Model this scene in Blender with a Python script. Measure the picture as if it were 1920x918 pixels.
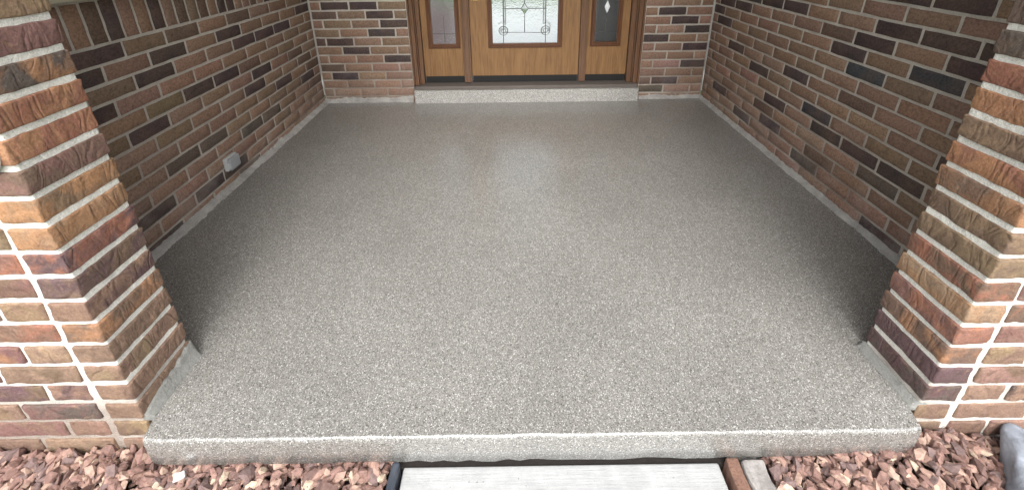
import bpy, bmesh, math, random
from mathutils import Vector, Matrix, noise
R = math.radians
scene = bpy.context.scene
for o in list(bpy.data.objects): bpy.data.objects.remove(o)
COL = scene.collection

# ------------------------------------------------------------------ camera
CAM = Vector((0.0, -3.063, 1.1538)); PITCH, YAW, ROLL, FPX, PPY = 0.3715, -0.0022, -0.0121, 794.9, 196.54
def _yaw(x, y, z): return Vector((math.cos(YAW)*x-math.sin(YAW)*y, math.sin(YAW)*x+math.cos(YAW)*y, z))
cp, sp, cr, sr = math.cos(PITCH), math.sin(PITCH), math.cos(ROLL), math.sin(ROLL)
c_right = _yaw(cr, sp*sr, cp*sr); c_up = _yaw(-sr, sp*cr, cp*cr); c_fwd = _yaw(0, cp, -sp)
cam_d = bpy.data.cameras.new('camera'); cam = bpy.data.objects.new('camera', cam_d); COL.objects.link(cam)
m = Matrix((c_right, c_up, -c_fwd)).transposed().to_4x4(); m.translation = CAM; cam.matrix_world = m
cam_d.sensor_fit = 'HORIZONTAL'; cam_d.sensor_width = 36; cam_d.lens = FPX/1920*36
cam_d.shift_y = (PPY-459)/1920; cam_d.clip_start = 0.02; cam_d.clip_end = 2000
scene.camera = cam

# ------------------------------------------------------------------ sky and sun (bright overcast)
SUN_EL, SUN_AZ = R(52), R(178)         # azimuth clockwise from +Y; the light comes from behind the camera
w = bpy.data.worlds.new('World'); scene.world = w; w.use_nodes = True
nt = w.node_tree; bg = nt.nodes['Background']
sky = nt.nodes.new('ShaderNodeTexSky'); sky.sky_type = 'NISHITA'; sky.sun_disc = False
sky.sun_elevation = SUN_EL; sky.sun_rotation = SUN_AZ; sky.air_density = 1.0; sky.dust_density = 4.0; sky.ozone_density = 1.0
hs = nt.nodes.new('ShaderNodeHueSaturation'); hs.inputs['Saturation'].default_value = 0.22
nt.links.new(sky.outputs[0], hs.inputs['Color']); nt.links.new(hs.outputs[0], bg.inputs[0]); bg.inputs[1].default_value = 0.15
sd = bpy.data.lights.new('sun', 'SUN'); sd.energy = 0.5; sd.angle = R(60); sd.color = (1, 0.97, 0.92)
sun = bpy.data.objects.new('sun', sd); COL.objects.link(sun)
sdir = Vector((math.sin(SUN_AZ)*math.cos(SUN_EL), math.cos(SUN_AZ)*math.cos(SUN_EL), math.sin(SUN_EL)))
sun.rotation_euler = sdir.to_track_quat('Z', 'Y').to_euler(); sun.location = (0, -6, 8)
vs = scene.view_settings; vs.view_transform = 'Standard'; vs.look = 'None'; vs.gamma = 1; vs.use_curve_mapping = False
vs.exposure = 1.64

# ------------------------------------------------------------------ helpers
def link(o, parent=None):
    COL.objects.link(o)
    if parent: o.parent = parent
    return o
def mesh_obj(name, me, mat=None, parent=None, loc=None, rot=None):
    o = bpy.data.objects.new(name, me); link(o, parent)
    if mat and not me.materials: me.materials.append(mat)
    if loc is not None: o.location = loc
    if rot is not None: o.rotation_euler = rot
    return o
def empty(name, loc=(0, 0, 0)):
    o = bpy.data.objects.new(name, None); o.empty_display_size = 0.1; o.location = loc; return link(o)
def tag(o, label=None, cat=None, group=None, kind=None):
    if label: o['label'] = label
    if cat: o['category'] = cat
    if group: o['group'] = group
    if kind: o['kind'] = kind
    return o
def from_bm(bm, name, smooth=False):
    bmesh.ops.recalc_face_normals(bm, faces=bm.faces)
    me = bpy.data.meshes.new(name); bm.to_mesh(me); bm.free()
    if smooth:
        for p in me.polygons: p.use_smooth = True
    return me
def box(bm, x0, x1, y0, y1, z0, z1, bev=0.0, seg=1):
    r = bmesh.ops.create_cube(bm, size=1.0); vs_ = r['verts']
    for v in vs_:
        v.co = Vector(((x0+x1)/2+v.co.x*(x1-x0), (y0+y1)/2+v.co.y*(y1-y0), (z0+z1)/2+v.co.z*(z1-z0)))
    if bev:
        es = list({e for v in vs_ for e in v.link_edges})
        bmesh.ops.bevel(bm, geom=es, offset=bev, segments=seg, profile=0.6, affect='EDGES')
def boxes(name, lst, mat, parent=None, bev=0.0, seg=1):
    bm = bmesh.new()
    for b in lst: box(bm, *b, bev, seg)
    return mesh_obj(name, from_bm(bm, name), mat, parent)
def tube(bm, pts, r, n=8, close=False):
    rings = []
    for i, p in enumerate(pts):
        a = Vector(pts[max(0, i-1)]); b = Vector(pts[min(len(pts)-1, i+1)]); d = (b-a).normalized()
        u = d.orthogonal().normalized() if i == 0 else (u-d*u.dot(d)).normalized()
        v = d.cross(u); rr = r[i] if isinstance(r, (list, tuple)) else r
        rings.append([bm.verts.new(Vector(p)+(u*math.cos(t)+v*math.sin(t))*rr) for t in [2*math.pi*k/n for k in range(n)]])
    for A, B in zip(rings, rings[1:]):
        for k in range(n): bm.faces.new((A[k], A[(k+1) % n], B[(k+1) % n], B[k]))
    bm.faces.new(rings[0][::-1]); bm.faces.new(rings[-1])
def rounded_box(dx, dy, dz, div, r):
    """a box from -d/2 to d/2, gridded, corners rounded by r; returns a bmesh"""
    bm = bmesh.new(); vd = {}; d = (dx, dy, dz)
    def coord(i, ax):                         # grid lines, with two inside the rounding
        n = div[ax]; h = d[ax]/2
        ts = [-h, -h+r*0.5] + [-h+r+(2*h-2*r)*k/n for k in range(n+1)] + [h-r*0.5, h]
        return ts
    g = [coord(0, a) for a in range(3)]
    def vert(c):
        key = tuple(round(x, 6) for x in c)
        if key not in vd:
            p = Vector(c); q = Vector([max(-d[a]/2+r, min(d[a]/2-r, p[a])) for a in range(3)])
            e = p-q
            if e.length > 1e-9: p = q+e.normalized()*min(r, max(abs(e.x), abs(e.y), abs(e.z)))
            vd[key] = bm.verts.new(p)
        return vd[key]
    for ax in range(3):
        u, v = (ax+1) % 3, (ax+2) % 3
        for s in (-1, 1):
            for i in range(len(g[u])-1):
                for j in range(len(g[v])-1):
                    f = []
                    for a, b in ((i, j), (i+1, j), (i+1, j+1), (i, j+1)):
                        c = [0, 0, 0]; c[ax] = s*d[ax]/2; c[u] = g[u][a]; c[v] = g[v][b]; f.append(vert(c))
                    if len(set(f)) > 2: bm.faces.new(f if s > 0 else f[::-1])
    return bm

# ------------------------------------------------------------------ materials
class N:
    def __init__(s, name):
        s.m = bpy.data.materials.new(name); s.m.use_nodes = True; s.t = s.m.node_tree
        s.b = s.t.nodes['Principled BSDF']; s.out = s.t.nodes['Material Output']
    def n(s, typ, **kw):
        x = s.t.nodes.new('ShaderNode'+typ)
        for k, v in kw.items(): setattr(x, k, v)
        return x
    def l(s, a, b): s.t.links.new(a, b)
    def put(s, sock, v):
        if hasattr(v, 'default_value') or hasattr(v, 'is_linked'): s.l(v, sock)
        else: sock.default_value = v
    def math(s, op, a, b=0.0, clamp=False):
        x = s.n('Math', operation=op, use_clamp=clamp); s.put(x.inputs[0], a); s.put(x.inputs[1], b); return x.outputs[0]
    def mix(s, f, a, b, mode='MIX'):
        x = s.n('Mix', data_type='RGBA', blend_type=mode); s.put(x.inputs[0], f)
        for sock, v in ((x.inputs[6], a), (x.inputs[7], b)): s.put(sock, (*v, 1) if isinstance(v, tuple) and len(v) == 3 else v)
        return x.outputs[2]
    def ramp(s, f, pts, interp='LINEAR'):
        x = s.n('ValToRGB'); x.color_ramp.interpolation = interp; e = x.color_ramp.elements
        while len(e) < len(pts): e.new(0.5)
        for el, (p, c) in zip(e, pts): el.position = p; el.color = (*c, 1) if isinstance(c, tuple) else (c, c, c, 1)
        s.put(x.inputs[0], f); return x.outputs[0]
    def noise(s, vec, scale, detail=4, rough=0.55, dist=0.0):
        x = s.n('TexNoise'); x.inputs['Scale'].default_value = scale; x.inputs['Detail'].default_value = detail
        x.inputs['Roughness'].default_value = rough; x.inputs['Distortion'].default_value = dist
        if vec is not None: s.l(vec, x.inputs['Vector'])
        return x.outputs[0]
    def voro(s, vec, scale, feature='F1', out=0):
        x = s.n('TexVoronoi', feature=feature); x.inputs['Scale'].default_value = scale
        s.l(vec, x.inputs['Vector']); return x.outputs[out]
    def obj(s): return s.n('TexCoord').outputs['Object']
    def geo(s): return s.n('NewGeometry').outputs['Position']
    def mapv(s, vec, scale=(1, 1, 1), rot=(0, 0, 0)):
        x = s.n('Mapping'); x.inputs['Scale'].default_value = scale; x.inputs['Rotation'].default_value = rot
        s.l(vec, x.inputs['Vector']); return x.outputs[0]
    def addrand(s, vec):                     # shift the texture for every object
        oi = s.n('ObjectInfo'); k = s.n('VectorMath', operation='SCALE'); k.inputs[0].default_value = (37.0, 91.0, 53.0)
        s.l(oi.outputs['Random'], k.inputs['Scale']); a = s.n('VectorMath', operation='ADD')
        s.l(vec, a.inputs[0]); s.l(k.outputs[0], a.inputs[1]); return a.outputs[0]
    def bump(s, h, strength, dist):
        x = s.n('Bump'); x.inputs['Strength'].default_value = strength; x.inputs['Distance'].default_value = dist
        s.put(x.inputs['Height'], h); s.l(x.outputs[0], s.b.inputs['Normal']); return x
    def base(s, c, rough=0.8, spec=0.4):
        s.put(s.b.inputs['Base Color'], (*c, 1) if isinstance(c, tuple) else c); s.put(s.b.inputs['Roughness'], rough)
        s.b.inputs['Specular IOR Level'].default_value = spec; return s.m

def mat_wall_brick():
    n = N('wall_brick'); v = n.addrand(n.obj()); oi = n.n('ObjectInfo')
    big = n.noise(v, 9, 3); fine = n.noise(v, 120, 5, 0.7); grain = n.noise(v, 420, 3, 0.7)
    c = n.mix(n.ramp(big, [(0.35, 0.0), (0.7, 0.55)]), oi.outputs['Color'], n.mix(0.6, oi.outputs['Color'], (0.21, 0.125, 0.08)))
    c = n.mix(n.ramp(fine, [(0.3, 0.75), (0.7, 1.25)]), (0, 0, 0), c)
    d = n.n('VectorMath', operation='MULTIPLY'); n.l(c, d.inputs[0])
    k = n.ramp(fine, [(0.3, 0.7), (0.7, 1.3)]); n.l(k, d.inputs[1])
    # pale bloom of old mortar and salts low on the wall, in patches
    sx = n.n('SeparateXYZ'); n.l(n.geo(), sx.inputs[0])
    low = n.math('SUBTRACT', 1.0, n.math('DIVIDE', sx.outputs[2], 0.30), True)
    pat = n.ramp(n.noise(n.geo(), 7, 5, 0.65), [(0.42, 0.0), (0.72, 1.0)])
    f = n.math('MULTIPLY', n.math('MULTIPLY', low, pat), 0.42)
    c = n.mix(f, d.outputs[0], (0.36, 0.33, 0.30))
    sm = n.ramp(n.noise(v, 55, 6, 0.75), [(0.66, 0.0), (0.74, 0.5)])
    c = n.mix(n.math('MULTIPLY', sm, 0.5), c, (0.34, 0.28, 0.24))
    h = n.math('ADD', n.math('MULTIPLY', fine, 0.7), n.math('MULTIPLY', grain, 0.35)); n.bump(h, 0.7, 0.0035)
    return n.base(c, 0.85, 0.3)
def mat_jamb_brick():
    n = N('pier_brick'); v = n.addrand(n.obj()); oi = n.n('ObjectInfo')
    at = n.n('Attribute', attribute_type='OBJECT', attribute_name='tint_b')
    big = n.noise(v, 12, 4, 0.6, 0.8); mid = n.noise(v, 26, 5, 0.65, 0.6); fine = n.noise(v, 160, 5, 0.7)
    c = n.mix(n.ramp(big, [(0.40, 0.0), (0.58, 1.0)]), oi.outputs['Color'], at.outputs['Color'])
    c = n.mix(n.ramp(mid, [(0.52, 0.0), (0.75, 0.55)]), c, (0.115, 0.065, 0.055))
    c = n.mix(n.ramp(n.noise(v, 40, 4, 0.6, 1.2), [(0.58, 0.0), (0.70, 0.45)]), c, (0.30, 0.185, 0.11))
    wr = n.noise(n.mapv(v, (0.6, 1.0, 0.35), (0.5, 0.0, 0.3)), 22, 2, 0.5, 0.9)
    ridge = n.math('ABSOLUTE', n.math('SUBTRACT', wr, 0.5))
    crease = n.ramp(ridge, [(0.0, 0.0), (0.11, 1.0)])
    c = n.mix(n.math('MULTIPLY', n.math('SUBTRACT', 1.0, crease), 0.20), c, (0.09, 0.05, 0.04))
    d = n.n('VectorMath', operation='MULTIPLY'); n.l(c, d.inputs[0]); n.l(n.ramp(fine, [(0.3, 0.72), (0.7, 1.28)]), d.inputs[1])
    sp_ = n.ramp(n.noise(v, 300, 2, 0.5), [(0.70, 0.0), (0.76, 1.0)])
    c = n.mix(n.math('MULTIPLY', sp_, 0.35), d.outputs[0], (0.5, 0.42, 0.34))
    h = n.math('ADD', n.math('MULTIPLY', crease, 0.40), n.math('ADD', n.math('MULTIPLY', fine, 0.42), n.math('MULTIPLY', mid, 0.9)))
    n.bump(h, 0.85, 0.006)
    return n.base(c, 0.78, 0.35)
def mat_mortar(name, col, dark=0.65, stain=False):
    n = N(name); v = n.geo(); a = n.noise(v, 14, 5, 0.65); b = n.noise(v, 260, 4, 0.75)
    c = n.mix(n.ramp(a, [(0.3, 0.0), (0.7, 1.0)]), tuple(x*dark for x in col), col)
    if stain:                                # brown splash dirt worked into the lower joints, in patches
        sx = n.n('SeparateXYZ'); n.l(v, sx.inputs[0]); low = n.math('SUBTRACT', 1.15, n.math('DIVIDE', sx.outputs[2], stain), True)
        c = n.mix(n.math('MULTIPLY', low, n.ramp(n.noise(v, 2.3, 4, 0.6), [(0.38, 0.15), (0.58, 0.85)])), c, (0.24, 0.185, 0.15))
    d = n.n('VectorMath', operation='MULTIPLY'); n.l(c, d.inputs[0]); n.l(n.ramp(b, [(0.3, 0.75), (0.65, 1.15)]), d.inputs[1])
    n.bump(n.math('ADD', b, n.math('MULTIPLY', n.noise(v, 70, 4, 0.6), 1.5)), 0.8, 0.004)
    return n.base(d.outputs[0], 0.95, 0.2)
def mat_flake(name, gloss, light=1.0):
    n = N(name); v = n.geo()
    c1 = n.voro(v, 460, out=1); sx = n.n('SeparateColor'); n.l(c1, sx.inputs[0])
    c = n.ramp(sx.outputs[0], [(0.0, (0.080, 0.077, 0.071)), (0.09, (0.170, 0.165, 0.151)), (0.30, (0.250, 0.243, 0.224)), (0.62, (0.300, 0.292, 0.270)), (0.84, (0.41, 0.402, 0.378)), (0.95, (0.66, 0.652, 0.625))], 'CONSTANT')
    big = n.ramp(n.noise(v, 2.6, 5, 0.6), [(0.3, 0.90), (0.7, 1.06)])
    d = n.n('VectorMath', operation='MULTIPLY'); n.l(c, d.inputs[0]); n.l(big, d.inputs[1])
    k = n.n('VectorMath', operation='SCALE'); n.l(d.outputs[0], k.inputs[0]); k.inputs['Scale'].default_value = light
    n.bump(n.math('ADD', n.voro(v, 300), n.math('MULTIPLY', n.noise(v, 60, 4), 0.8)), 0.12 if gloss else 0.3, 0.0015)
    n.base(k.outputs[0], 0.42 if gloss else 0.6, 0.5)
    if gloss:
        cb = n.n('Bump'); cb.inputs['Strength'].default_value = 0.18; cb.inputs['Distance'].default_value = 0.002; n.l(n.noise(v, 45, 3), cb.inputs['Height']); n.l(cb.outputs[0], n.b.inputs['Coat Normal'])
        n.b.inputs['Coat Weight'].default_value = 0.9; n.b.inputs['Coat Roughness'].default_value = 0.25; n.b.inputs['Coat IOR'].default_value = 1.58
    return n.m
def mat_wood(name, a, b, dark, axis='z', rough=0.38):
    n = N(name); v = n.addrand(n.obj())
    s = (14, 14, 1.1) if axis == 'z' else (1.1, 14, 14)
    g = n.noise(n.mapv(v, s), 2.2, 6, 0.6, 1.2); w_ = n.noise(n.mapv(v, (s[0]*8, s[1]*8, s[2]*3) if axis == 'z' else (s[0]*3, s[1]*8, s[2]*8)), 2.0, 3, 0.6)
    c = n.mix(n.ramp(g, [(0.32, 0.0), (0.68, 1.0)]), a, b)
    c = n.mix(n.math('MULTIPLY', n.ramp(w_, [(0.50, 0.0), (0.68, 1.0)]), 0.7), c, dark)
    n.bump(w_, 0.15, 0.001); return n.base(c, rough, 0.45)
def mat_plain(name, col, rough, spec=0.4, metal=0.0, vary=0.12, scale=20, bump=0.0):
    n = N(name); f = n.noise(n.obj(), scale, 5, 0.6)
    c = n.mix(f, tuple(x*(1-vary*1.6) for x in col), tuple(min(1, x*(1+vary*1.6)) for x in col))
    if bump: n.bump(n.noise(n.obj(), scale*6, 4, 0.7), 0.6, bump)
    n.base(c, rough, spec); n.b.inputs['Metallic'].default_value = metal; return n.m
def mat_glass(name, tint, rough, bscale, bdist):
    n = N(name); n.base(tint, rough, 0.5); n.b.inputs['Transmission Weight'].default_value = 1.0; n.b.inputs['IOR'].default_value = 1.35
    h = n.noise(n.obj(), bscale, 3, 0.6, 0.5); n.bump(h, 0.9, bdist); return n.m
def mat_gravel():
    n = N('stone_chips'); g = n.n('NewGeometry'); r = g.outputs['Random Per Island']
    c = n.ramp(r, [(0.0, (0.17, 0.105, 0.09)), (0.10, (0.24, 0.145, 0.12)), (0.34, (0.32, 0.20, 0.16)), (0.52, (0.26, 0.155, 0.13)), (0.66, (0.42, 0.29, 0.23)), (0.80, (0.19, 0.13, 0.12)), (0.92, (0.52, 0.41, 0.31)), (0.97, (0.38, 0.25, 0.20))], 'CONSTANT')
    f = n.noise(g.outputs['Position'], 90, 5, 0.7)
    d = n.n('VectorMath', operation='MULTIPLY'); n.l(c, d.inputs[0]); n.l(n.ramp(f, [(0.3, 0.58), (0.7, 1.12)]), d.inputs[1])
    n.bump(f, 0.6, 0.004); return n.base(d.outputs[0], 0.85, 0.3)
def mat_walk():
    n = N('broomed_concrete'); v = n.geo()
    st = n.noise(n.mapv(v, (3, 90, 1)), 3, 4, 0.65); a = n.noise(v, 8, 6, 0.7)
    c = n.mix(n.ramp(a, [(0.3, 0.0), (0.7, 1.0)]), (0.33, 0.336, 0.334), (0.42, 0.427, 0.423))
    c = n.mix(n.ramp(n.math('MULTIPLY', st, n.noise(v, 25, 4, 0.7)), [(0.18, 0.0), (0.12, 0.0), (0.42, 0.5)]), c, (0.19, 0.195, 0.195))
    c = n.mix(n.ramp(n.noise(v, 60, 3, 0.6), [(0.68, 0.0), (0.74, 0.8)]), c, (0.12, 0.115, 0.11))
    n.bump(n.math('ADD', st, n.noise(v, 200, 3, 0.7)), 0.5, 0.002); return n.base(c, 0.9, 0.25)
def mat_ground(name, a, b, sc):
    n = N(name); v = n.geo(); f = n.noise(v, sc, 6, 0.7)
    n.bump(n.noise(v, sc*8, 4, 0.7), 0.7, 0.02); return n.base(n.mix(f, a, b), 0.95, 0.2)

M = dict(wb=mat_wall_brick(), jb=mat_jamb_brick(),
    mort=mat_mortar('weathered_shaded_mortar', (0.56, 0.515, 0.45), 0.78, 0.62), mortw=mat_mortar('white_mortar', (0.84, 0.82, 0.75), 0.86, 0.13),  # inner mortar greyer than the piers': weathering plus shade put into its colour
    fillet=mat_mortar('mortar_fillet', (0.46, 0.445, 0.415), 0.6), patch=mat_mortar('mortar_smear', (0.275, 0.275, 0.255), 0.7),
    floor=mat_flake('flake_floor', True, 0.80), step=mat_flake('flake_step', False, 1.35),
    oak=mat_wood('oak', (0.29, 0.155, 0.062), (0.20, 0.103, 0.038), (0.10, 0.048, 0.018), 'z', 0.5),
    oakd=mat_wood('oak_dark', (0.15, 0.062, 0.028), (0.11, 0.045, 0.02), (0.055, 0.022, 0.01)),
    casing=mat_wood('oak_casing', (0.175, 0.092, 0.050), (0.13, 0.066, 0.035), (0.06, 0.028, 0.013)),
    rubber=mat_plain('black_rubber', (0.012, 0.012, 0.012), 0.6), sill=mat_plain('bronze_sill', (0.13, 0.112, 0.098), 0.5, 0.4, 0.0),
    brass=mat_plain('brass', (0.62, 0.42, 0.18), 0.25, 0.5, 1.0), came=mat_plain('lead_came', (0.16, 0.155, 0.15), 0.35, 0.5, 0.7),
    bevelglass=mat_glass('bevel_glass', (0.97, 0.98, 0.97), 0.02, 30, 0.0005), glass=mat_glass('rain_glass', (0.93, 0.96, 0.95), 0.10, 55, 0.004),
    sidegl=mat_glass('seedy_glass', (0.86, 0.88, 0.88), 0.14, 75, 0.004),
    plastic=mat_plain('grey_plastic', (0.30, 0.31, 0.32), 0.45, 0.5, 0, 0.1, 30), plastic2=mat_plain('pale_plastic', (0.45, 0.46, 0.46), 0.4, 0.5, 0, 0.15, 60),
    limestone=mat_plain('limestone', (0.42, 0.38, 0.29), 0.85, 0.3, 0, 0.1, 25, 0.002), vinyl=mat_plain('white_vinyl', (0.75, 0.75, 0.73), 0.5),
    winglass=mat_glass('window_glass', (0.95, 0.97, 0.97), 0.0, 3, 0.0001),
    enamel=mat_plain('white_enamel', (0.78, 0.80, 0.82), 0.35), chips=mat_gravel(), walk=mat_walk(),
    soil=mat_ground('soil', (0.05, 0.03, 0.024), (0.10, 0.06, 0.048), 30), lawn=mat_ground('grass_ground', (0.045, 0.08, 0.02), (0.075, 0.12, 0.035), 3),
    edgeb=mat_plain('blue_black_plastic', (0.035, 0.042, 0.055), 0.32, 0.5, 0, 0.35, 40), board=mat_wood('weathered_board', (0.20, 0.11, 0.075), (0.14, 0.075, 0.055), (0.06, 0.03, 0.022), 'z', 0.8),
    kerb=mat_plain('pale_stone', (0.30, 0.28, 0.265), 0.9, 0.3, 0, 0.5, 70, 0.006), boulder=mat_plain('blue_grey_stone', (0.23, 0.255, 0.295), 0.8, 0.3, 0, 0.5, 28, 0.004),
    filler=mat_plain('dark_joint_filler', (0.030, 0.026, 0.024), 0.95, 0.2, 0, 0.3, 90, 0.003),
    paint=mat_plain('ceiling_paint', (0.78, 0.77, 0.74), 0.8), tile=mat_plain('pale_tile', (0.80, 0.80, 0.79), 0.22, 0.5, 0, 0.06, 4),
    plaster=mat_plain('hall_plaster', (0.62, 0.60, 0.58), 0.85), mauve=mat_plain('mauve_fabric', (0.46, 0.36, 0.37), 0.9), dark=mat_plain('dark_backing', (0.20, 0.20, 0.205), 0.85),
    leaf=mat_plain('green_leaf', (0.20, 0.36, 0.10), 0.5, 0.4, 0, 0.3, 9), pot=mat_plain('pot_glaze', (0.5, 0.5, 0.48), 0.4))
HUE = {'R': (0.250, 0.158, 0.114), 'B': (0.222, 0.148, 0.105), 'D': (0.062, 0.046, 0.047), 'O': (0.19, 0.134, 0.088), 'T': (0.27, 0.185, 0.135),
       'b': (0.125, 0.083, 0.067), 'G': (0.105, 0.085, 0.072), 'M': (0.20, 0.108, 0.094), 'K': (0.050, 0.052, 0.060),
       'A': (0.34, 0.180, 0.095), 'E': (0.285, 0.128, 0.083), 'L': (0.245, 0.170, 0.102), 'P': (0.115, 0.070, 0.073), 'S': (0.28, 0.17, 0.135), 'C': (0.29, 0.20, 0.13), 'W': (0.17, 0.112, 0.08)}
rng = random.Random(7)
def jit(c, k=0.10):
    a = 1+rng.uniform(-k, k); return tuple(max(0.004, x*a*(1+rng.uniform(-k*0.4, k*0.4))) for x in c)

# ------------------------------------------------------------------ key dimensions (metres; back wall is y = 0)
XL, XR = -1.425, 1.459                     # side walls
ZB, CH, PITCHX, JT = 0.045, 0.065, 0.203, 0.0115
YI, YO = -2.137, -2.324                    # back and street face of the front wall
JL, JR = -0.966, 1.054                     # reveals of the opening
TOP = 3.45

# ------------------------------------------------------------------ wall bricks (shared meshes, face towards -Y of the object)
def wall_brick_mesh(L, H, D, seed):
    r = random.Random(seed); bm = bmesh.new(); nx, nz = 5, 3; g = []
    for j in range(nz):
        row = []
        for i in range(nx):
            edge = i in (0, nx-1) or j in (0, nz-1)
            x = -L/2+L*i/(nx-1); z = -H/2+H*j/(nz-1)
            x += (0.0035 if i == 0 else -0.0035 if i == nx-1 else r.uniform(-.006, .006)); z += (0.003 if j == 0 else -0.003 if j == nz-1 else r.uniform(-.003, .003))
            y = r.uniform(-0.0012, 0.0012)+(0.0012 if edge else 0)
            row.append(bm.verts.new((x+r.uniform(-.0012, .0012), y, z+r.uniform(-.0012, .0012))))
        g.append(row)
    for j in range(nz-1):
        for i in range(nx-1): bm.faces.new((g[j][i], g[j][i+1], g[j+1][i+1], g[j+1][i]))
    ring = g[0]+[g[j][-1] for j in range(1, nz)]+g[-1][-2::-1]+[g[j][0] for j in range(nz-2, 0, -1)]
    prev = ring
    for k, (ex, yy) in enumerate(((0.0032, 0.0035), (0.0034, D))):
        cur = []
        for v in ring:
            d = Vector((math.copysign(ex, v.co.x) if abs(v.co.x) > L/2-0.009 else 0, 0, math.copysign(ex*0.9, v.co.z) if abs(v.co.z) > H/2-0.007 else 0))
            cur.append(bm.verts.new(Vector((v.co.x, yy, v.co.z))+d+(Vector((r.uniform(-.0007, .0007), r.uniform(-.0006, .0006), r.uniform(-.0007, .0007))) if k == 0 else Vector())))
        for a in range(len(ring)): bm.faces.new((prev[a], prev[(a+1) % len(ring)], cur[(a+1) % len(ring)], cur[a]))
        prev = cur
    bm.faces.new(prev[::-1])
    me = from_bm(bm, 'wall_brick', True); me.materials.append(M['wb']); return me
BV = [wall_brick_mesh(PITCHX-JT, CH-JT, 0.05, 100+i) for i in range(7)]
HV = [wall_brick_mesh(PITCHX*0.5-JT, CH-JT, 0.05, 200+i) for i in range(4)]
def lay_brick(parent, mat4, length, code):
    """mat4 places the brick's face centre; the brick is cut to the length"""
    half = length < 0.115
    me = rng.choice(HV if half else BV); full = (PITCHX*0.5-JT) if half else (PITCHX-JT)
    o = bpy.data.objects.new('brick', me); link(o, parent)
    flip = rng.choice((0, math.pi))
    o.matrix_local = mat4 @ Matrix.Translation((0, rng.uniform(-0.0012, 0.0012), rng.uniform(-0.0008, 0.0008))) @ Matrix.Rotation(flip+rng.uniform(-.006, .006), 4, 'Y') @ Matrix.Diagonal((length/full, 1, 1, 1))
    o.color = (*jit(HUE[code], 0.13), 1)
    return o
def bulk_bricks(name, parent, frame, rects, codes='RRBRBDORRb'):
    """bricks above the picture's frame, joined: rects of (u0,u1,z0,z1) in the wall plane"""
    bm = bmesh.new()
    for (u0, u1, z0, z1) in rects: box(bm, u0, u1, 0, 0.045, z0, z1)
    me = from_bm(bm, name); o = mesh_obj(name, me, M['bulk'], parent); o.matrix_local = frame; o['kind'] = 'stuff'; return o
def mat_bulk():
    n = N('upper_brick'); r = n.n('NewGeometry').outputs['Random Per Island']
    c = n.ramp(r, [(0.0, HUE['R']), (0.35, HUE['B']), (0.6, HUE['D']), (0.78, HUE['O']), (0.9, HUE['b'])], 'CONSTANT')
    n.bump(n.noise(n.obj(), 120, 5, 0.7), 0.7, 0.003); return n.base(c, 0.85, 0.3)
M['bulk'] = mat_bulk()
def courses(u0, u1, z0, z1, off):
    out = []; n = int((z0-ZB)/CH+0.5)
    while ZB+(n+1)*CH < z1+0.001:
        u = u0-((off+(n % 2)*PITCHX/2) % PITCHX)
        while u < u1:
            a, b = max(u, u0), min(u+PITCHX, u1)
            if b-a > 0.03: out.append((a+JT/2, b-JT/2, ZB+n*CH+JT/2, ZB+(n+1)*CH-JT/2))
            u += PITCHX
        n += 1
    return out
def fillet(name, parent, p0, p1, nrm, wid, hei, seed, mat, n=70):
    """irregular trowelled bead along the foot of a wall; nrm points away from the wall"""
    bm = bmesh.new(); p0, p1, nrm = Vector(p0), Vector(p1), Vector(nrm); rows = []
    for i in range(n+1):
        t = i/n; p = p0.lerp(p1, t); s = p.x*3.1+p.y*3.7+seed*9.3
        a = wid*(1+0.45*noise.noise((s*1.7, 1, seed))+0.35*noise.noise((s*9, 2, seed))+0.25*noise.noise((s*31, 2, seed))); h = hei*(1+0.4*noise.noise((s*2.3, 5, seed))+0.3*noise.noise((s*11, 3, seed)))
        rows.append([bm.verts.new(p+nrm*x+Vector((0, 0, z))) for x, z in ((-0.012, -0.004), (-0.012, h), (0.002, h), (a*0.35, h*0.55), (a*0.75, h*0.22), (a, 0.0005), (a, -0.004))])
    for A, B in zip(rows, rows[1:]):
        for k in range(6): bm.faces.new((A[k], A[k+1], B[k+1], B[k]))
    return mesh_obj(name, from_bm(bm, name, True), mat, parent)

# ---- left porch wall: u runs along -Y from the corner
LW = tag(empty('brick_wall', (XL, 0, 0)), 'brown brick side wall holding the grey outlet box and stone window sill', 'wall')
L_ROWS = {11: 'DBBBbRbOD', 10: 'DBBBDBDRDR', 9: 'BBDDDRRDOB', 8: 'BBRRRRRRDB', 7: 'BBBBbDDORR', 6: 'BbRDRBRDOB', 5: 'BbBBDBROR', 4: 'bBDBBRRBO',
          3: 'BDBBBBGGB', 2: 'bBBGGRBRB', 1: 'BBRBRRRRDR', 0: 'BRBRRDDRR', -1: 'BRRRRGRRDR'}
for n_, code in L_ROWS.items():
    js = [0.0]+[(0.002+PITCHX*k if n_ % 2 == 0 else 0.098+PITCHX*k) for k in range(0, 12)]
    if n_ % 2 == 0: js = js[1:]
    for k in range(len(js)-1):
        a, b = js[k], min(js[k+1], 2.13)
        if b-a < 0.03: continue
        cd = code[k] if k < len(code) else rng.choice('RBBOD')
        fr = Matrix.Translation((0, -(a+b)/2, ZB+(n_+0.5)*CH)) @ Matrix.Rotation(math.pi/2, 4, 'Z')
        lay_brick(LW, fr, b-a-JT, cd)
ZS = ZB+12*CH                                  # bricks on end under the window sill
soldier = wall_brick_mesh(0.142, 0.0677-JT*0.9, 0.05, 333); soldier.materials[0] = M['wb']
SC = 'DDRRDRRDRbRRDDRbBbRDRRDbRRBDRRbR'
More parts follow.
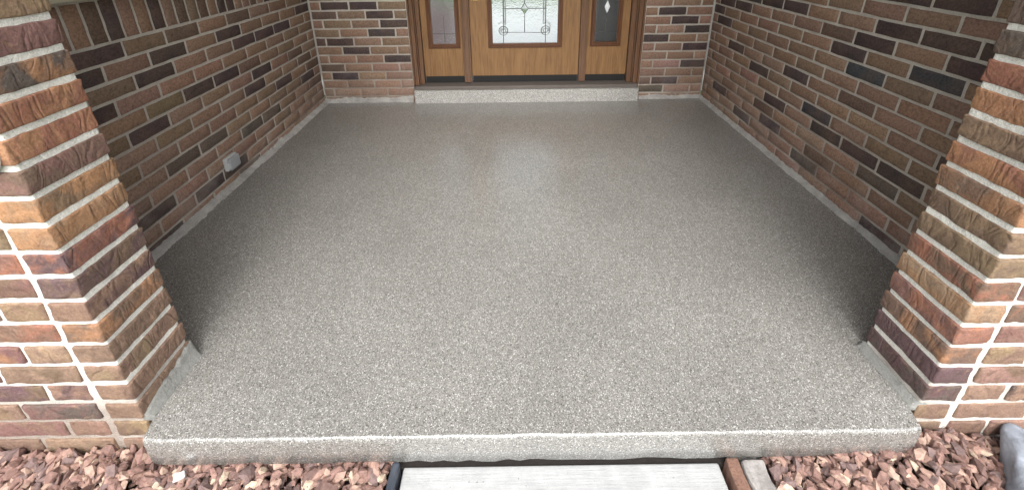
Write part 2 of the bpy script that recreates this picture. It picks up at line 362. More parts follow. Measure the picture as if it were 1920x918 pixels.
for k in range(31):
    o = bpy.data.objects.new('soldier_brick', soldier); link(o, LW)
    o.matrix_local = Matrix.Translation((rng.uniform(-.001, .001), -0.038-k*0.0677, ZS+0.071+JT/2)) @ Matrix.Rotation(math.pi/2, 4, 'Z') @ Matrix.Rotation(math.pi/2, 4, 'Y')
    o.color = (*jit(HUE[SC[k]], 0.15), 1)
boxes('mortar', [(-0.16, -0.0045, YI+0.002, 0.0, -0.15, ZS+0.16)], M['mort'], LW)
fillet('mortar_fillet', LW, (0, -0.005, 0), (0, YI+0.01, 0), (1, 0, 0), 0.030, 0.022, 1, M['fillet'], 260)
boxes('mortar', [(-0.16, -0.0045, YI+0.002, -1.95, ZS+0.162, TOP), (-0.16, -0.0045, -0.35, 0.0, ZS+0.162, TOP), (-0.16, -0.0045, -1.948, -0.352, 2.21, TOP)], M['mort'], LW)
frL = Matrix.Rotation(math.pi/2, 4, 'Z')
bulk_bricks('upper_bricks', LW, frL, [(a, b, z0, z1) for (a, b, z0, z1) in courses(YI+0.01, -0.005, ZS+0.17, TOP, 0.0) if z0 > 2.21 or b < -1.95 or a > -0.35])
WN = tag(empty('window', (XL, -1.15, ZS+0.162)), 'porch window with beige stone sill above the upright bricks', 'window')
boxes('window_sill', [(-0.155, 0.048, -0.80, 0.80, 0.0, 0.095)], M['limestone'], WN, 0.004, 2)['label'] = 'beige stone sill above the upright bricks'
boxes('window_frame', [(-0.14, -0.06, -0.80, -0.74, 0.097, 1.14), (-0.14, -0.06, 0.74, 0.80, 0.097, 1.14), (-0.14, -0.06, -0.738, 0.738, 0.097, 0.16), (-0.14, -0.06, -0.738, 0.738, 1.08, 1.14), (-0.13, -0.07, -0.738, 0.738, 0.60, 0.65)], M['vinyl'], WN, 0.004)
for z0, z1 in ((0.161, 0.599), (0.651, 1.079)): boxes('pane', [(-0.103, -0.097, -0.737, 0.737, z0, z1)], M['winglass'], WN)
boxes('room_backing', [(-0.16, -0.15, -0.80, 0.80, 0.10, 1.14)], M['dark'], WN)

# ---- right porch wall
RW = tag(empty('brick_wall', (XR, 0, 0)), 'brown brick side wall without fittings, dark bricks in its upper courses', 'wall')
RZ = ZB+0.34*CH
R_ROWS = {13: 'DDDRRBRBRR', 12: 'RRRRRBDRBR', 11: 'DDRRDDDRBR', 10: 'DRDbRRRDDB', 9: 'KBDRRRRRDR', 8: 'BBKRBBBBDR', 7: 'RRRRBBBRBB', 6: 'BRbRDBBDRB', 5: 'BLRRBDRBBR',
          4: 'OOTKBBRBBB', 3: 'DDDRDRBRBB', 2: 'OGRTRbBRBB', 1: 'BRbRDRBDRB', 0: 'BRRGRBDRBB', -1: 'DRRRBRRBRR'}
def r_joints(n_):
    y0 = (-1.6966 if n_ % 2 == 0 else -1.5794)
    return [y0+PITCHX*k for k in range(-3, 12)]
for n_ in range(-1, 15):
    js = [YI]+[j for j in r_joints(n_) if YI+0.04 < j < -0.035]+[-0.001]
    y0 = (-1.6966 if n_ % 2 == 0 else -1.5794)-PITCHX
    for a, b in zip(js, js[1:]):
        k = int(round((b-(b-a)/2-y0-PITCHX/2)/PITCHX)); code = R_ROWS.get(n_, 'DDRRBDRBRR')
        cd = code[k] if 0 <= k < len(code) else rng.choice('RBDOB')
        fr = Matrix.Translation((0, (a+b)/2, RZ+(n_+0.5)*CH)) @ Matrix.Rotation(-math.pi/2, 4, 'Z')
        lay_brick(RW, fr, b-a-JT, cd)
boxes('mortar', [(0.0045, 0.16, YI+0.002, 0.0, -0.15, TOP)], M['mort'], RW)
fillet('mortar_fillet', RW, (0, YI+0.01, 0), (0, -0.005, 0), (-1, 0, 0), 0.019, 0.024, 2, M['fillet'], 260)
frR = Matrix.Translation((0, 0, 0.34*CH)) @ Matrix.Rotation(-math.pi/2, 4, 'Z')
bulk_bricks('upper_bricks', RW, frR, courses(0.005, -YI-0.01, ZB+15*CH, TOP-0.04, 0.0))

# ---- back wall, either side of the door
BW = tag(empty('brick_wall', (0, 0, 0)), 'brown brick rear wall on both sides of the oak door', 'wall')
DL, DR = -0.736, 0.972
BL_ROWS = {11: 'RBRDR', 10: 'RDDBR', 9: 'bRDBR', 8: 'RBRDR', 7: 'BRDRR', 6: 'bDRRR', 5: 'BDRRR', 4: 'RRRDR', 3: 'bRRRR', 2: 'BDRRR', 1: 'RRRRR', 0: 'BRRRR', -1: 'RBRRR'}
BR_ROWS = {11: 'RDR', 10: 'RRR', 9: 'RDR', 8: 'RDR', 7: 'RTD', 6: 'DRR', 5: 'RRD', 4: 'RRT', 3: 'RSD', 2: 'RRB', 1: 'bDR', 0: 'GRR', -1: 'RRB'}
for n_ in range(-1, 12):
    j0 = -1.3476 if n_ % 2 == 0 else -1.2384
    js = [XL+0.002]+[j for j in [j0+PITCHX*k for k in range(5)] if XL+0.03 < j < DL-0.03]+[DL]
    for k, (a, b) in enumerate(zip(js, js[1:])):
        lay_brick(BW, Matrix.Translation(((a+b)/2, 0, ZB+(n_+0.5)*CH)), b-a-JT, BL_ROWS[n_][k])
    j0 = 1.1638 if n_ % 2 == 0 else 1.065
    js = [DR]+[j for j in [j0+PITCHX*k for k in range(4)] if DR+0.03 < j < XR-0.03]+[XR-0.002]
    for k, (a, b) in enumerate(zip(js, js[1:])):
        lay_brick(BW, Matrix.Translation(((a+b)/2, 0, ZB+(n_+0.5)*CH)), b-a-JT, BR_ROWS[n_][min(k, 2)])
boxes('mortar', [(XL+0.0, DL-0.001, 0.0045, 0.15, -0.15, TOP), (DR+0.001, XR, 0.0045, 0.15, -0.15, TOP), (DL, DR, 0.0045, 0.15, 2.13, TOP)], M['mort'], BW)
bulk_bricks('upper_bricks', BW, Matrix(), courses(XL+0.002, DL, ZB+12*CH, TOP-0.03, 0.05)+courses(DR, XR-0.002, ZB+12*CH, TOP-0.03, 0.02)+courses(DL, DR, 2.14, TOP-0.03, 0.05))
fillet('mortar_fillet', BW, (XL+0.005, 0, 0), (DL-0.012, 0, 0), (0, -1, 0), 0.020, 0.034, 3, M['fillet'], 30)
fillet('mortar_fillet', BW, (DR+0.008, 0, 0), (XR-0.005, 0, 0), (0, -1, 0), 0.016, 0.026, 4, M['fillet'], 24)

# ------------------------------------------------------------------ front piers: rough bricks of the opening
def rough_brick(dx, dy, dz, seed, amp=1.0, div=(5, 10, 3)):
    bm = rounded_box(dx, dy, dz, div, 0.0036); o = Vector((seed*3.71, seed*1.37, seed*7.9))
    for v in bm.verts:
        p = v.co; n_ = Vector((p.x/dx, p.y/dy, p.z/dz)); ax = max(range(3), key=lambda a: abs(n_[a])); d = Vector(); d[ax] = math.copysign(1, n_[ax])
        q = p+o
        k = 0.0022*noise.noise(q*14)+0.0016*noise.noise(q*38)
        wv = noise.noise(Vector((q.x*18+q.z*14, q.y*26+q.z*22, q.z*9))); k += 0.0020*(0.35-abs(wv))*2
        lim = 0.45 if ax == 2 else 1.0; k = max(k, -0.0012)+0.0004
        v.co = p+d*k*amp*lim+Vector((noise.noise(q*60), noise.noise(q*60+Vector((9, 0, 0))), noise.noise(q*60+Vector((0, 9, 0)))))*0.0021
    me = from_bm(bm, 'rough_brick', True); me.materials.append(M['jb']); return me
def pier(s, xj, zj, lean, ring, front, label):
    """s = -1 left of the opening, +1 right; ring codes listed from brick -3 upwards"""
    P = tag(empty('brick_pier', (xj, YO, 0)), label, 'pier')
    H = 0.0677; hj = 0.0142; W = 0.107
    for i in range(-3, 18):
        cd = ring.get(i, rng.choice(('AL', 'EA', 'RM', 'MP', 'LW')))
        z = zj+(i+0.5)*H-0.0005; xoff = lean*z
        me = rough_brick(W-0.021, 0.187, H-hj-0.001, 40*s+i*3+11.3, 1.0)
        o = bpy.data.objects.new('brick', me); link(o, P)
        o.location = (s*(W-0.021)/2+xoff+rng.uniform(-.0015, .0015), 0.0935+rng.uniform(-.0025, .0015), z)
        o.rotation_euler = (rng.uniform(-.008, .008), rng.uniform(-.01, .01), rng.uniform(-.008, .008))
        o.color = (*jit(HUE[cd[0]], 0.08), 1); o['tint_b'] = jit(HUE[cd[1]], 0.08)
    # street face beyond the ring
    for i in range(-3, 18):
        codes = front.get(i, ''); z = zj+(i+0.5)*H; x = W
        first = {0: 0.11, 1: 0.20}[i % 2]
        kk = 0
        while x < 0.75:
            ln = first if kk == 0 else 0.203
            cd = codes[kk] if kk < len(codes) else rng.choice('RMDBWLP')
            me = rough_brick(ln-hj, 0.09, H-hj, 900*s+i*17+kk*5.3, 0.9, (max(3, int(ln*50)), 3, 3))
            o = bpy.data.objects.new('brick', me); link(o, P)
            o.location = (s*(x+(ln-hj)/2+0.001), 0.045+rng.uniform(-.002, .002), z)
            o.color = (*jit(HUE[cd], 0.1), 1); o['tint_b'] = jit(HUE[rng.choice('MRWB')], 0.1)
            x += ln; kk += 1
    xs = sorted((s*0.0036, s*0.78))
    bm = bmesh.new(); z0, z1 = -0.17, zj+18*H
    box(bm, xs[0], xs[1], 0.0036, 0.184, z0, z1, 0.007, 3)
    for v in bm.verts: v.co.x += lean*v.co.z
    mesh_obj('mortar', from_bm(bm, 'mortar'), M['mortw'], P)
    return P
ringL = {14: 'LC', 13: 'MM', 12: 'AG', 11: 'AE', 10: 'AE', 9: 'WM', 8: 'LA', 7: 'LA', 6: 'PE', 5: 'PW', 4: 'RP', 3: 'AW', 2: 'WR', 1: 'LR', 0: 'RW', -1: 'WR', -2: 'WL', -3: 'RB'}
frontL = {8: 'EM', 7: 'LR', 6: 'EE', 5: 'MR', 4: 'LC', 3: 'EP', 2: 'CA', 1: 'WM', 0: 'PP', -1: 'GL', -2: 'WO', -3: 'RW'}
ringR = {14: 'GW', 13: 'WG', 12: 'EE', 11: 'AA', 10: 'CW', 9: 'EA', 8: 'AW', 7: 'LW', 6: 'LW', 5: 'EW', 4: 'AC', 3: 'EM', 2: 'AW', 1: 'PP', 0: 'PG', -1: 'WL', -2: 'GW', -3: 'MB'}
frontR = {8: 'RM', 7: 'RB', 6: 'ER', 5: 'MR', 4: 'ES', 3: 'SE', 2: 'LM', 1: 'SE', 0: 'RD', -1: 'RD', -2: 'SM', -3: 'PD'}
PL = pier(-1, JL, 0.0665, -0.012, ringL, frontL, 'rough orange and purple brick pier by the outlet side wall, white mortar')
PR = pier(1, JR, 0.0185, 0.032, ringR, frontR, 'rough brick pier beside the blue grey stone, dark bricks at its foot')
# trowelled mortar at the foot of the piers
def smear(parent, s, y0, y1, h0, h1, out, seed, n=26):
    bm = bmesh.new(); rows = []
    for i in range(n+1):
        t = i/n; y = y0+(y1-y0)*t; h = (h0+(h1-h0)*t)*(1+0.3*noise.noise((y*14, seed, 0))+0.18*noise.noise((y*70, seed, 3)))
        a = out*(1+0.15*noise.noise((y*30, seed, 7)))
        rows.append([bm.verts.new((x*-s, y, z)) for x, z in ((-0.02, -0.01), (-0.02, h), (0.0045, h), (0.0075, h*0.75), (a*0.6, h*0.22), (a, 0.002), (a, -0.01))])
    for A, B in zip(rows, rows[1:]):
        for k in range(6): bm.faces.new((A[k], A[k+1], B[k+1], B[k]))
    bm.faces.new(rows[0]); bm.faces.new(rows[-1][::-1])
    return mesh_obj('mortar_smear', from_bm(bm, 'mortar_smear', True), M['patch'], parent)
smear(PL, -1, 0.004, 0.188, 0.016, 0.058, 0.024, 3.3)
smear(PR, 1, 0.002, 0.188, 0.016, 0.014, 0.020, 8.1)

# brick head over the opening and porch roof (above the frame, they shade the porch)
BH = tag(empty('brick_header', (0, YO, 3.0)), 'brick wall over the porch opening joining both piers', 'wall')
hz0 = 1.30
boxes('mortar', [(-1.75, 1.85, 0.006, 0.183, 0.0, 0.45)], M['mortw'], BH)
bm = bmesh.new()
for k in range(6):
    x = -1.74+(k % 2)*0.1
    while x < 1.84:
        box(bm, x, min(x+0.19, 1.845), 0.0, 0.06, 0.004+k*0.0677, 0.058+k*0.0677); x += 0.203
o = mesh_obj('header_bricks', from_bm(bm, 'header_bricks'), M['bulk'], BH); o['kind'] = 'stuff'
for s, P, xj in ((-1, PL, JL), (1, PR, JR)):   # upper part of the piers
    xs = sorted((s*0.01, s*0.78)); boxes('mortar', [(xs[0], xs[1], 0.006, 0.183, 1.29 if s < 0 else 1.24, 2.999)], M['mortw'], P)
    bm = bmesh.new()
    for k in range(25):
        z = (1.292 if s < 0 else 1.244)+k*0.0677; a = 0
        for (u0, u1) in ((0.0, 0.093), (0.105, 0.29), (0.31, 0.50), (0.512, 0.70)):
            xs = sorted((s*u0, s*u1)); box(bm, xs[0], xs[1], 0.0, 0.187 if u0 == 0 else 0.07, z, z+0.055)
    o = mesh_obj('upper_bricks', from_bm(bm, 'upper_bricks'), M['bulk'], P); o['kind'] = 'stuff'
tag(boxes('porch_ceiling', [(-1.9, 1.95, YO-0.05, 0.16, TOP+0.081, TOP+0.16)], M['paint']), kind='structure')

# ------------------------------------------------------------------ porch floor slab
def slab():
    bm = bmesh.new(); yb = -2.371
    top = [(XL-0.004, 0.004), (XR+0.004, 0.004), (XR+0.004, YI), (JR-0.003, YI), (JR-0.016, -2.30)]
    nfr = 60
    fr = []
    for i in range(nfr+1):
        t = i/nfr; x = 1.022+(-0.934-1.022)*t
        e = min(1, (1-abs(2*t-1))*30); y = yb+0.004*(1-e)+0.0022*noise.noise((x*9, 0, 0))+0.0012*noise.noise((x*40, 4, 0)); fr.append((x, y))
    top += fr+[(JL+0.016, -2.30), (JL+0.003, YI), (XL-0.004, YI)]
    vt = [bm.verts.new((x, y, 0.0)) for x, y in top]; bm.faces.new(vt[::-1])
    # rolled front edge and face
    prev = vt[5:5+nfr+1]; prof = [(-0.003, -0.0015), (-0.006, -0.006), (-0.0075, -0.014), (-0.008, -0.05), (-0.007, -0.092), (0.004, -0.10), (0.03, -0.16)]
    for dy, dz in prof:
        cur = []
        for i, v in enumerate(vt[5:5+nfr+1]):
            w_ = 0.0025*noise.noise((v.co.x*12, dz*60, 3))+(0.0035*noise.noise((v.co.x*30, 9, 1)) if dz < -0.08 else 0)
            cur.append(bm.verts.new((v.co.x, v.co.y+dy+w_, dz+w_*(1 if dz < -0.02 else 0.2))))
        for a in range(nfr): bm.faces.new((prev[a], prev[a+1], cur[a+1], cur[a]))
        prev = cur
    # ends of the projecting front
    bm.verts.ensure_lookup_table()
    me = from_bm(bm, 'porch_floor')
    for p in me.polygons: p.use_smooth = len(p.vertices) == 4
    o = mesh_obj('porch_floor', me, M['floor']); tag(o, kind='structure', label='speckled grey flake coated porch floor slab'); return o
slab()
boxes('floor_base', [(XL-0.1, XR+0.1, YI, 0.1, -0.17, -0.006), (-0.929, 1.017, -2.355, YI-0.001, -0.17, -0.006)], M['fillet']).update_tag()
tag(bpy.data.objects['floor_base'], kind='structure')

# ------------------------------------------------------------------ doorstep
bm = bmesh.new(); box(bm, -0.728, 0.963, -0.052, 0.10, -0.02, 0.099, 0.006, 3)
bmesh.ops.subdivide_edges(bm, edges=[e for e in bm.edges if e.calc_length() > 0.5], cuts=40)
for v in bm.verts: v.co += Vector((0, 0.0018*noise.noise(v.co*14), 0.001*noise.noise(v.co*20)))
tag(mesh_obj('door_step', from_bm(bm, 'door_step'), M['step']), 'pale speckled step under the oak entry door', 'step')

# ------------------------------------------------------------------ entry door with sidelights
ED = tag(empty('entry_door', (0, 0.0, 0.10)), 'oak entry door with leaded glass and two sidelights', 'door')
def dz(lst): return [(a, b, c, d, e-0.10, f-0.10) for a, b, c, d, e, f in lst]
DT = 2.12
for s, xo, xi in ((-1, DL+0.002, -0.655), (1, DR-0.002, 0.880)):
    w_ = abs(xi-xo); sg = 1 if s < 0 else -1; st = []
    for f0, f1, yf in ((0.0, 0.16, -0.012), (0.16, 0.52, -0.004), (0.52, 0.62, 0.012), (0.62, 1.0, 0.024)):
        x0, x1 = sorted((xo+sg*w_*f0, xo+sg*w_*f1-sg*0.0015)); st.append((x0, x1, yf, 0.10, 0.128, DT))
    boxes('door_casing', dz(st), M['casing'], ED, 0.003, 2)
for x0, x1 in ((-0.352, -0.296), (0.516, 0.567)):
    boxes('mullion', dz([(x0, x1, 0.028, 0.10, 0.136, DT), (x0+0.012, x1-0.012, 0.020, 0.0285, 0.14, DT)]), M['casing'], ED, 0.003, 2)
boxes('head_jamb', dz([(-0.655, 0.88, 0.01, 0.10, 2.08, DT+0.0)]), M['casing'], ED, 0.003)
boxes('threshold', dz([(-0.722, 0.958, -0.034, 0.11, 0.1005, 0.127)]), M['sill'], ED, 0.004, 2)
def leaf(name, x0, x1, yf, gx0, gx1, gz0, mx, parent, glass, lab=None):
    """stiles and rails round a glazed opening; gx/gz = moulding's outer edge"""
    r = boxes(name, dz([(x0, gx0, yf, yf+0.045, 0.182, 2.075), (gx1, x1, yf, yf+0.045, 0.182, 2.075), (gx0+0.0004, gx1-0.0004, yf+0.0004, yf+0.045, 0.182, gz0), (gx0+0.0004, gx1-0.0004, yf+0.0004, yf+0.045, 1.95, 2.075)]), M['oak'], parent)
    if lab: r['label'] = lab
    mo = []
    for d, yy in ((0.0, yf-0.006), (0.009, yf-0.012), (0.020, yf-0.004)):
        e = mx if d == 0.020 else d+0.0115 if d else 0.0085
        X0, X1, Z0, Z1 = gx0+d, gx1-d, gz0+d, 1.95-d; X0i, X1i, Z0i, Z1i = gx0+e, gx1-e, gz0+e, 1.95-e
        mo += [(X0, X0i, yy, yf+0.03, Z0, Z1), (X1i, X1, yy, yf+0.03, Z0, Z1), (X0i, X1i, yy, yf+0.03, Z0, Z0i), (X0i, X1i, yy, yf+0.03, Z1i, Z1)]
    boxes('glass_moulding', dz(mo), M['oakd'], r, 0.0022)
    boxes('pane', dz([(gx0+mx-0.006, gx1-mx+0.006, yf+0.012, yf+0.018, gz0+mx-0.006, 1.95-mx+0.006)]), glass, r)
    boxes('door_sweep', dz([(x0+0.003, x1-0.003, yf+0.004, yf+0.04, 0.130, 0.1815)]), M['rubber'], r)
    return r
YD = 0.055
SL1 = leaf('sidelight', -0.653, -0.353, YD, -0.611, -0.372, 0.398, 0.034, ED, M['sidegl'])
LF = leaf('door_leaf', -0.294, 0.514, YD, -0.165, 0.386, 0.396, 0.034, ED, M['glass'])
SL2 = leaf('sidelight', 0.569, 0.878, YD, 0.594, 0.824, 0.400, 0.032, ED, M['sidegl'])
def cames(parent, lines, r=0.0028, mat='came', name='lead_came'):
    for ln in lines:
        bm = bmesh.new(); tube(bm, [(x, YD+0.010, z-0.10) for x, z in ln], r, 6); mesh_obj(name, from_bm(bm, name, True), M[mat], parent)
def arc(cx, cz, rx, rz, a0, a1, n=10): return [(cx+rx*math.cos(R(a0+(a1-a0)*k/n)), cz+rz*math.sin(R(a0+(a1-a0)*k/n))) for k in range(n+1)]
dc = 0.107
for zc in (0.684, 1.18, 1.66):
    cames(LF, [[(dc, zc+0.04), (dc-0.016, zc+0.012), (dc-0.03, zc), (dc-0.016, zc-0.012), (dc, zc-0.04), (dc+0.016, zc-0.012), (dc+0.03, zc), (dc+0.016, zc+0.012), (dc, zc+0.04)]])
    cames(LF, [[(-0.05, zc), (dc-0.03, zc)], [(dc+0.03, zc), (0.262, zc)]])
    bm = bmesh.new(); vv = [bm.verts.new((dc+a, YD+0.009+c, zc-0.10+b)) for a, b, c in ((0, .036, 0), (-.024, 0, 0), (0, -.036, 0), (.024, 0, 0), (0, 0, -0.006), (0, 0, 0.006))]
    for k in range(4): bm.faces.new((vv[k], vv[(k+1) % 4], vv[4])); bm.faces.new((vv[(k+1) % 4], vv[k], vv[5]))
    mesh_obj('bevel_jewel', from_bm(bm, 'bevel_jewel'), M['bevelglass'], LF)
cames(LF, [[(dc, 0.512), (dc, 0.644)], [(dc, 0.724), (dc, 1.14)], [(dc, 1.22), (dc, 1.62)]])
cames(LF, [[(-0.05, 0.512), (0.262, 0.507)], [(-0.05, 0.43), (-0.05, 1.92)], [(0.262, 0.43), (0.262, 1.92)]], 0.0024)
for s, xx in ((-1, -0.05), (1, 0.262)):         # clear bevelled bars with scrolls at their feet
    bm = bmesh.new(); tube(bm, [(xx-s*0.012, YD+0.008, 0.57-0.10+0.1*k) for k in range(14)], 0.009, 6); mesh_obj('bevel_bar', from_bm(bm, 'bevel_bar'), M['bevelglass'], LF)
    for pts in (arc(xx, 0.523, 0.026, 0.026, 0, 360, 16), arc(xx+s*0.012, 0.556, 0.022, 0.03, -70, 150, 10)):
        bm = bmesh.new(); tube(bm, [(x, YD+0.008, z-0.10) for x, z in pts], 0.0065, 6); mesh_obj('bevel_scroll', from_bm(bm, 'bevel_scroll', True), M['bevelglass'], LF)
    cames(LF, [arc(xx, 0.523, 0.034, 0.034, 0, 360, 16), arc(xx, 0.523, 0.015, 0.015, 0, 360, 12)], 0.0016)
for SL, xc, gx0, gx1 in ((SL1, -0.488, -0.577, -0.406), (SL2, 0.709, 0.626, 0.792)):
    cames(SL, [[(gx0, 0.507), (gx1, 0.507)], [(xc, 0.44), (xc, 0.64)], [(xc, 0.74), (xc, 1.9)]], 0.0022)
    bm = bmesh.new(); vv = [bm.verts.new((xc+a, YD+0.008+c, 0.69-0.10+b)) for a, b, c in ((0, .046, 0), (-.02, 0, 0), (0, -.046, 0), (.02, 0, 0), (0, 0, -0.006), (0, 0, 0.006))]
    for k in range(4): bm.faces.new((vv[k], vv[(k+1) % 4], vv[4])); bm.faces.new((vv[(k+1) % 4], vv[k], vv[5]))
    if SL is SL2: mesh_obj('bevel_jewel', from_bm(bm, 'bevel_jewel'), M['enamel'], SL)
    else: bm.free()
# handle set: plate, grip and latch foot just entering the top of the frame
hd = boxes('door_handle', dz([(-0.272, -0.228, YD-0.008, YD, 0.744, 1.06)]), M['brass'], LF, 0.004, 2)
bm = bmesh.new(); tube(bm, [(-0.25, YD-0.006, 0.775-0.1), (-0.25, YD-0.03, 0.760-0.1), (-0.25, YD-0.05, 0.79-0.1), (-0.25, YD-0.055, 0.87-0.1), (-0.25, YD-0.045, 0.96-0.1), (-0.25, YD-0.006, 0.98-0.1)], [0.009, 0.009, 0.009, 0.011, 0.009, 0.008], 10)
mesh_obj('grip', from_bm(bm, 'grip', True), M['brass'], hd)

# ------------------------------------------------------------------ hall behind the glass
tag(boxes('hall_floor', [(-1.6, 1.7, 0.115, 5.0, 0.02, 0.10)], M['tile']), kind='structure')
tag(boxes('hall_wall', [(-1.7, -1.6, 2.8, 5.0, 0.10, 4.6), (-1.7, -1.6, 0.16, 2.799, 0.10, 0.75), (-1.7, -1.6, 0.16, 2.799, 2.4, 4.6), (1.7, 1.8, 0.16, 5.0, 0.10, 4.6), (-1.7, -1.5, 5.0, 5.1, 0.10, 4.6), (1.6, 1.8, 5.0, 5.1, 0.10, 4.6), (-1.5, 1.6, 5.0, 5.1, 4.3, 4.6)], M['plaster']), kind='structure')  # unseen hall, made tall with side and rear openings added for daylight
tag(boxes('hall_ceiling', [(-1.7, 1.8, 0.16, 5.1, 4.601, 4.68)], M['plaster']), kind='structure')
tag(boxes('hall_dark_panel', [(0.66, 1.5, 0.42, 0.46, 0.101, 1.9)], M['dark'], None, 0.005), 'dark panel added to darken the sidelight with the white diamond', 'screen')  # added panel, keeps the view through the right sidelight dark
tag(boxes('hall_bench', [(-1.15, -0.50, 1.25, 1.65, 0.101, 0.52)], M['mauve'], None, 0.02, 3), 'mauve upholstered bench behind the green tinted sidelight', 'bench')
PT = tag(empty('potted_plant', (-0.74, 1.45, 0.521)), 'potted green plant showing through the sidelight glass', 'plant')
bm = bmesh.new(); tube(bm, [(0, 0, 0), (0, 0, 0.01), (0, 0, 0.12)], [0.055, 0.06, 0.085], 16); mesh_obj('pot', from_bm(bm, 'pot'), M['pot'], PT)
bm = bmesh.new(); lr = random.Random(3)
for k in range(60):
    a = lr.uniform(0, 6.283); e = lr.uniform(-0.3, 1.2); L = lr.uniform(0.12, 0.24); w_ = 0.022
    d = Vector((math.cos(a)*math.cos(e), math.sin(a)*math.cos(e)*0.6, math.sin(e))); sdv = d.orthogonal().normalized(); b0 = Vector((0, 0, 0.14))
    q = [bm.verts.new(b0+d*L*t+sdv*w_*wd*s+Vector((0, 0, -0.12*t*t*L*3))) for t, wd, s in ((0, .2, 1), (0, .2, -1), (.5, 1, 1), (.5, 1, -1), (1, .1, 1), (1, .1, -1))]
    bm.faces.new((q[0], q[1], q[3], q[2])); bm.faces.new((q[2], q[3], q[5], q[4]))
mesh_obj('leaves', from_bm(bm, 'leaves'), M['leaf'], PT)

# ------------------------------------------------------------------ outlet box on the side wall
OB = tag(empty('outlet_box', (XL, -1.168, 0.094)), 'grey plastic outlet box low on the brick side wall', 'outlet')
boxes('box_body', [(0.0, 0.020, -0.043, 0.043, 0.0, 0.068)], M['plastic2'], OB, 0.005, 2)
lid = boxes('lid', [(0.021, 0.033, -0.038, 0.041, 0.001, 0.064)], M['plastic'], OB, 0.009, 3)
boxes('hinge', [(0.015, 0.026, -0.030, 0.030, 0.0645, 0.072)], M['plastic2'], OB, 0.002)
boxes('latch_tab', [(0.022, 0.030, -0.047, -0.0385, 0.015, 0.045)], M['plastic2'], OB, 0.002)

# ------------------------------------------------------------------ round white disc on the pier's street face
bm = bmesh.new(); pts = [(0, 0, 0), (0, -0.004, 0), (0, -0.010, 0), (0, -0.014, 0)]
tube(bm, pts, [0.045, 0.0455, 0.044, 0.036], 40)
WD = mesh_obj('wall_disc', from_bm(bm, 'wall_disc', True), M['enamel']); WD.location = (-1.036, YO-0.0035, 0.778)
tag(WD, 'white round disc fixed to the street face of the pier', 'disc')

# ------------------------------------------------------------------ ground, walkway, edging, stone chips
tag(boxes('ground', [(-400, 400, -800, 400, -0.60, -0.20)], M['lawn']), kind='structure')
tag(boxes('planting_bed', [(-2.2, 2.3, -3.3, -2.20, -0.199, -0.16)], M['soil']), kind='structure')
bm = bmesh.new(); box(bm, -0.292, 0.528, -6.5, -2.374, -0.24, -0.121, 0.006, 3)
WK = mesh_obj('concrete_walkway', from_bm(bm, 'concrete_walkway'), M['walk']); tag(WK, kind='structure')
tag(boxes('walkway_joint', [(-0.31, 0.56, -2.3735, -2.345, -0.22, -0.130)], M['filler']), kind='structure')
def strip(name, x0, x1, y0, y1, z0, z1, mat, bend=0.0, rough=0.0, bev=0.004):
    bm = bmesh.new(); box(bm, x0, x1, y0, y1, z0, z1, bev, 2)
    bmesh.ops.subdivide_edges(bm, edges=[e for e in bm.edges if e.calc_length() > 0.3], cuts=40)
    for v in bm.verts:
        t = (v.co.y-y1)/(y0-y1); v.co.x += bend*t+rough*noise.noise((v.co.y*25, v.co.z*30, x0)); v.co.z += rough*0.7*noise.noise((v.co.y*18, v.co.x*40, 5))
    return mesh_obj(name, from_bm(bm, name, False), mat)
tag(strip('garden_edging', -0.318, -0.298, -3.2, -2.378, -0.19, -0.092, M['edgeb'], -0.02, 0.004, 0.006), 'blue black plastic edging beside the pale concrete walkway', 'edging')
tag(strip('edging_board', 0.541, 0.573, -3.2, -2.375, -0.19, -0.100, M['board'], 0.0, 0.004), 'brown weathered edging board between walkway and pale stone strip', 'board')
tag(strip('edging_stone', 0.581, 0.640, -3.2, -2.376, -0.19, -0.104, M['kerb'], 0.0, 0.009, 0.008), 'pale rough stone strip beside the brown edging board', 'edging stone')

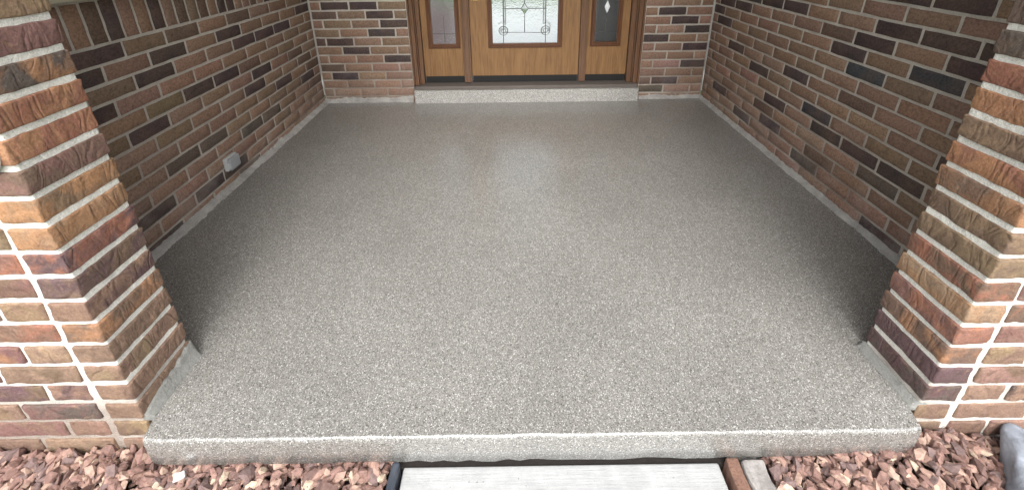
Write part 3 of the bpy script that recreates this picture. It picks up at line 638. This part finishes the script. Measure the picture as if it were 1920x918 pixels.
def chips(name, x0, x1, y0, y1, hfun, count, seed, label):
    r = random.Random(seed); bm0 = bmesh.new(); bmesh.ops.create_icosphere(bm0, subdivisions=1, radius=1.0); bm0.verts.ensure_lookup_table()
    V = [v.co.copy() for v in bm0.verts]; F = [[v.index for v in f.verts] for f in bm0.faces]; bm0.free()
    bmh = bmesh.new(); bmesh.ops.create_icosphere(bmh, subdivisions=2, radius=1.0); bmh.verts.ensure_lookup_table()
    V2 = [v.co.copy() for v in bmh.verts]; F2 = [[v.index for v in f.verts] for f in bmh.faces]; bmh.free()
    vs_, fs = [], []
    for k in range(count):
        x = r.uniform(x0, x1); y = y1+(y0-y1)*r.random()**1.25; near = y > -2.62
        L = r.uniform(0.0085, 0.019)*(1.3 if r.random() < 0.12 else 1); sx, sy, sz = L, L*r.uniform(0.5, 0.85), L*r.uniform(0.3, 0.6)
        rot = Matrix.Rotation(r.uniform(0, 6.283), 3, 'Z') @ Matrix.Rotation(r.gauss(0, 0.7), 3, 'X') @ Matrix.Rotation(r.gauss(0, 0.7), 3, 'Y')
        z = hfun(x, y)+r.uniform(-0.014, 0.016); b = len(vs_); vv, ff = V, F; J = [1+r.uniform(-0.32, 0.38) for _ in V]
        pl = [(Vector((r.gauss(0, 1), r.gauss(0, 1), r.gauss(0, 1))).normalized(), r.uniform(0.45, 0.8)) for _ in range(4)]
        for vi, v in enumerate(vv):
            p = v*J[vi]
            for nn, dd in pl:                      # chop flat facets off the pebble
                e = p.dot(nn)-dd
                if e > 0: p -= nn*e
            p = rot @ Vector((p.x*sx, p.y*sy, p.z*sz)); vs_.append((x+p.x*1.25, y+p.y*1.25, z+p.z*1.25))
        fs += [[b+i for i in f] for f in ff]
    me = bpy.data.meshes.new(name); me.from_pydata(vs_, [], fs); me.update()
    o = mesh_obj(name, me, M['chips']); tag(o, label, None, None, 'stuff'); return o
def hl(x, y): return -0.128+0.012*noise.noise((x*5, y*5, 0))+(0.008 if y > -2.40 else 0)
def hr(x, y): return -0.118+0.012*noise.noise((x*5, y*5, 4))+max(0, min(1, (x-0.72)/0.3))*0.03*(1 if x < 1.12 else max(0, 1-(x-1.12)/0.15))*max(0, min(1, (y+2.52)/0.1))
chips('gravel', -1.85, -0.33, -3.15, -2.335, hl, 8500, 5, 'pinkish brown stone chips beside the blue black edging')
chips('gravel', 0.652, 1.85, -3.15, -2.335, hr, 7000, 9, 'reddish brown stone chips around the blue grey stone')

# blue-grey stone at the pier's foot
bm = rounded_box(0.115, 0.36, 0.12, (6, 12, 6), 0.042)
for v in bm.verts:
    p = v.co; t = (p.y+0.18)/0.36; k = 0.78-0.42*max(0, t-0.35)
    v.co = Vector((p.x*k*0.85, p.y, p.z*k*0.9))+Vector((noise.noise(p*16), noise.noise(p*16+Vector((5, 0, 0))), noise.noise(p*16+Vector((0, 5, 0)))))*0.011+Vector((noise.noise(p*45), noise.noise(p*45+Vector((5, 0, 0))), noise.noise(p*45+Vector((0, 5, 0)))))*0.004
ST = mesh_obj('grey_stone', from_bm(bm, 'grey_stone', True), M['boulder']); ST.location = (1.216, -2.470, -0.084); ST.rotation_euler = (0.04, 0, R(-38))
tag(ST, 'blue grey elongated stone lying on the reddish chips', 'stone')
WS = bpy.data.objects.new('white_pebble', None)
bm = rounded_box(0.026, 0.018, 0.014, (2, 2, 2), 0.005)
for v in bm.verts: v.co += Vector((noise.noise(v.co*90), noise.noise(v.co*90+Vector((3, 0, 0))), 0))*0.003
bpy.data.objects.remove(WS); WS = mesh_obj('white_pebble', from_bm(bm, 'white_pebble', True), M['enamel']); WS.location = (-0.852, -2.398, -0.102); WS.rotation_euler = (0.3, 0.2, 0.6)
tag(WS, 'white pebble on the chips against the floor slab', 'pebble')
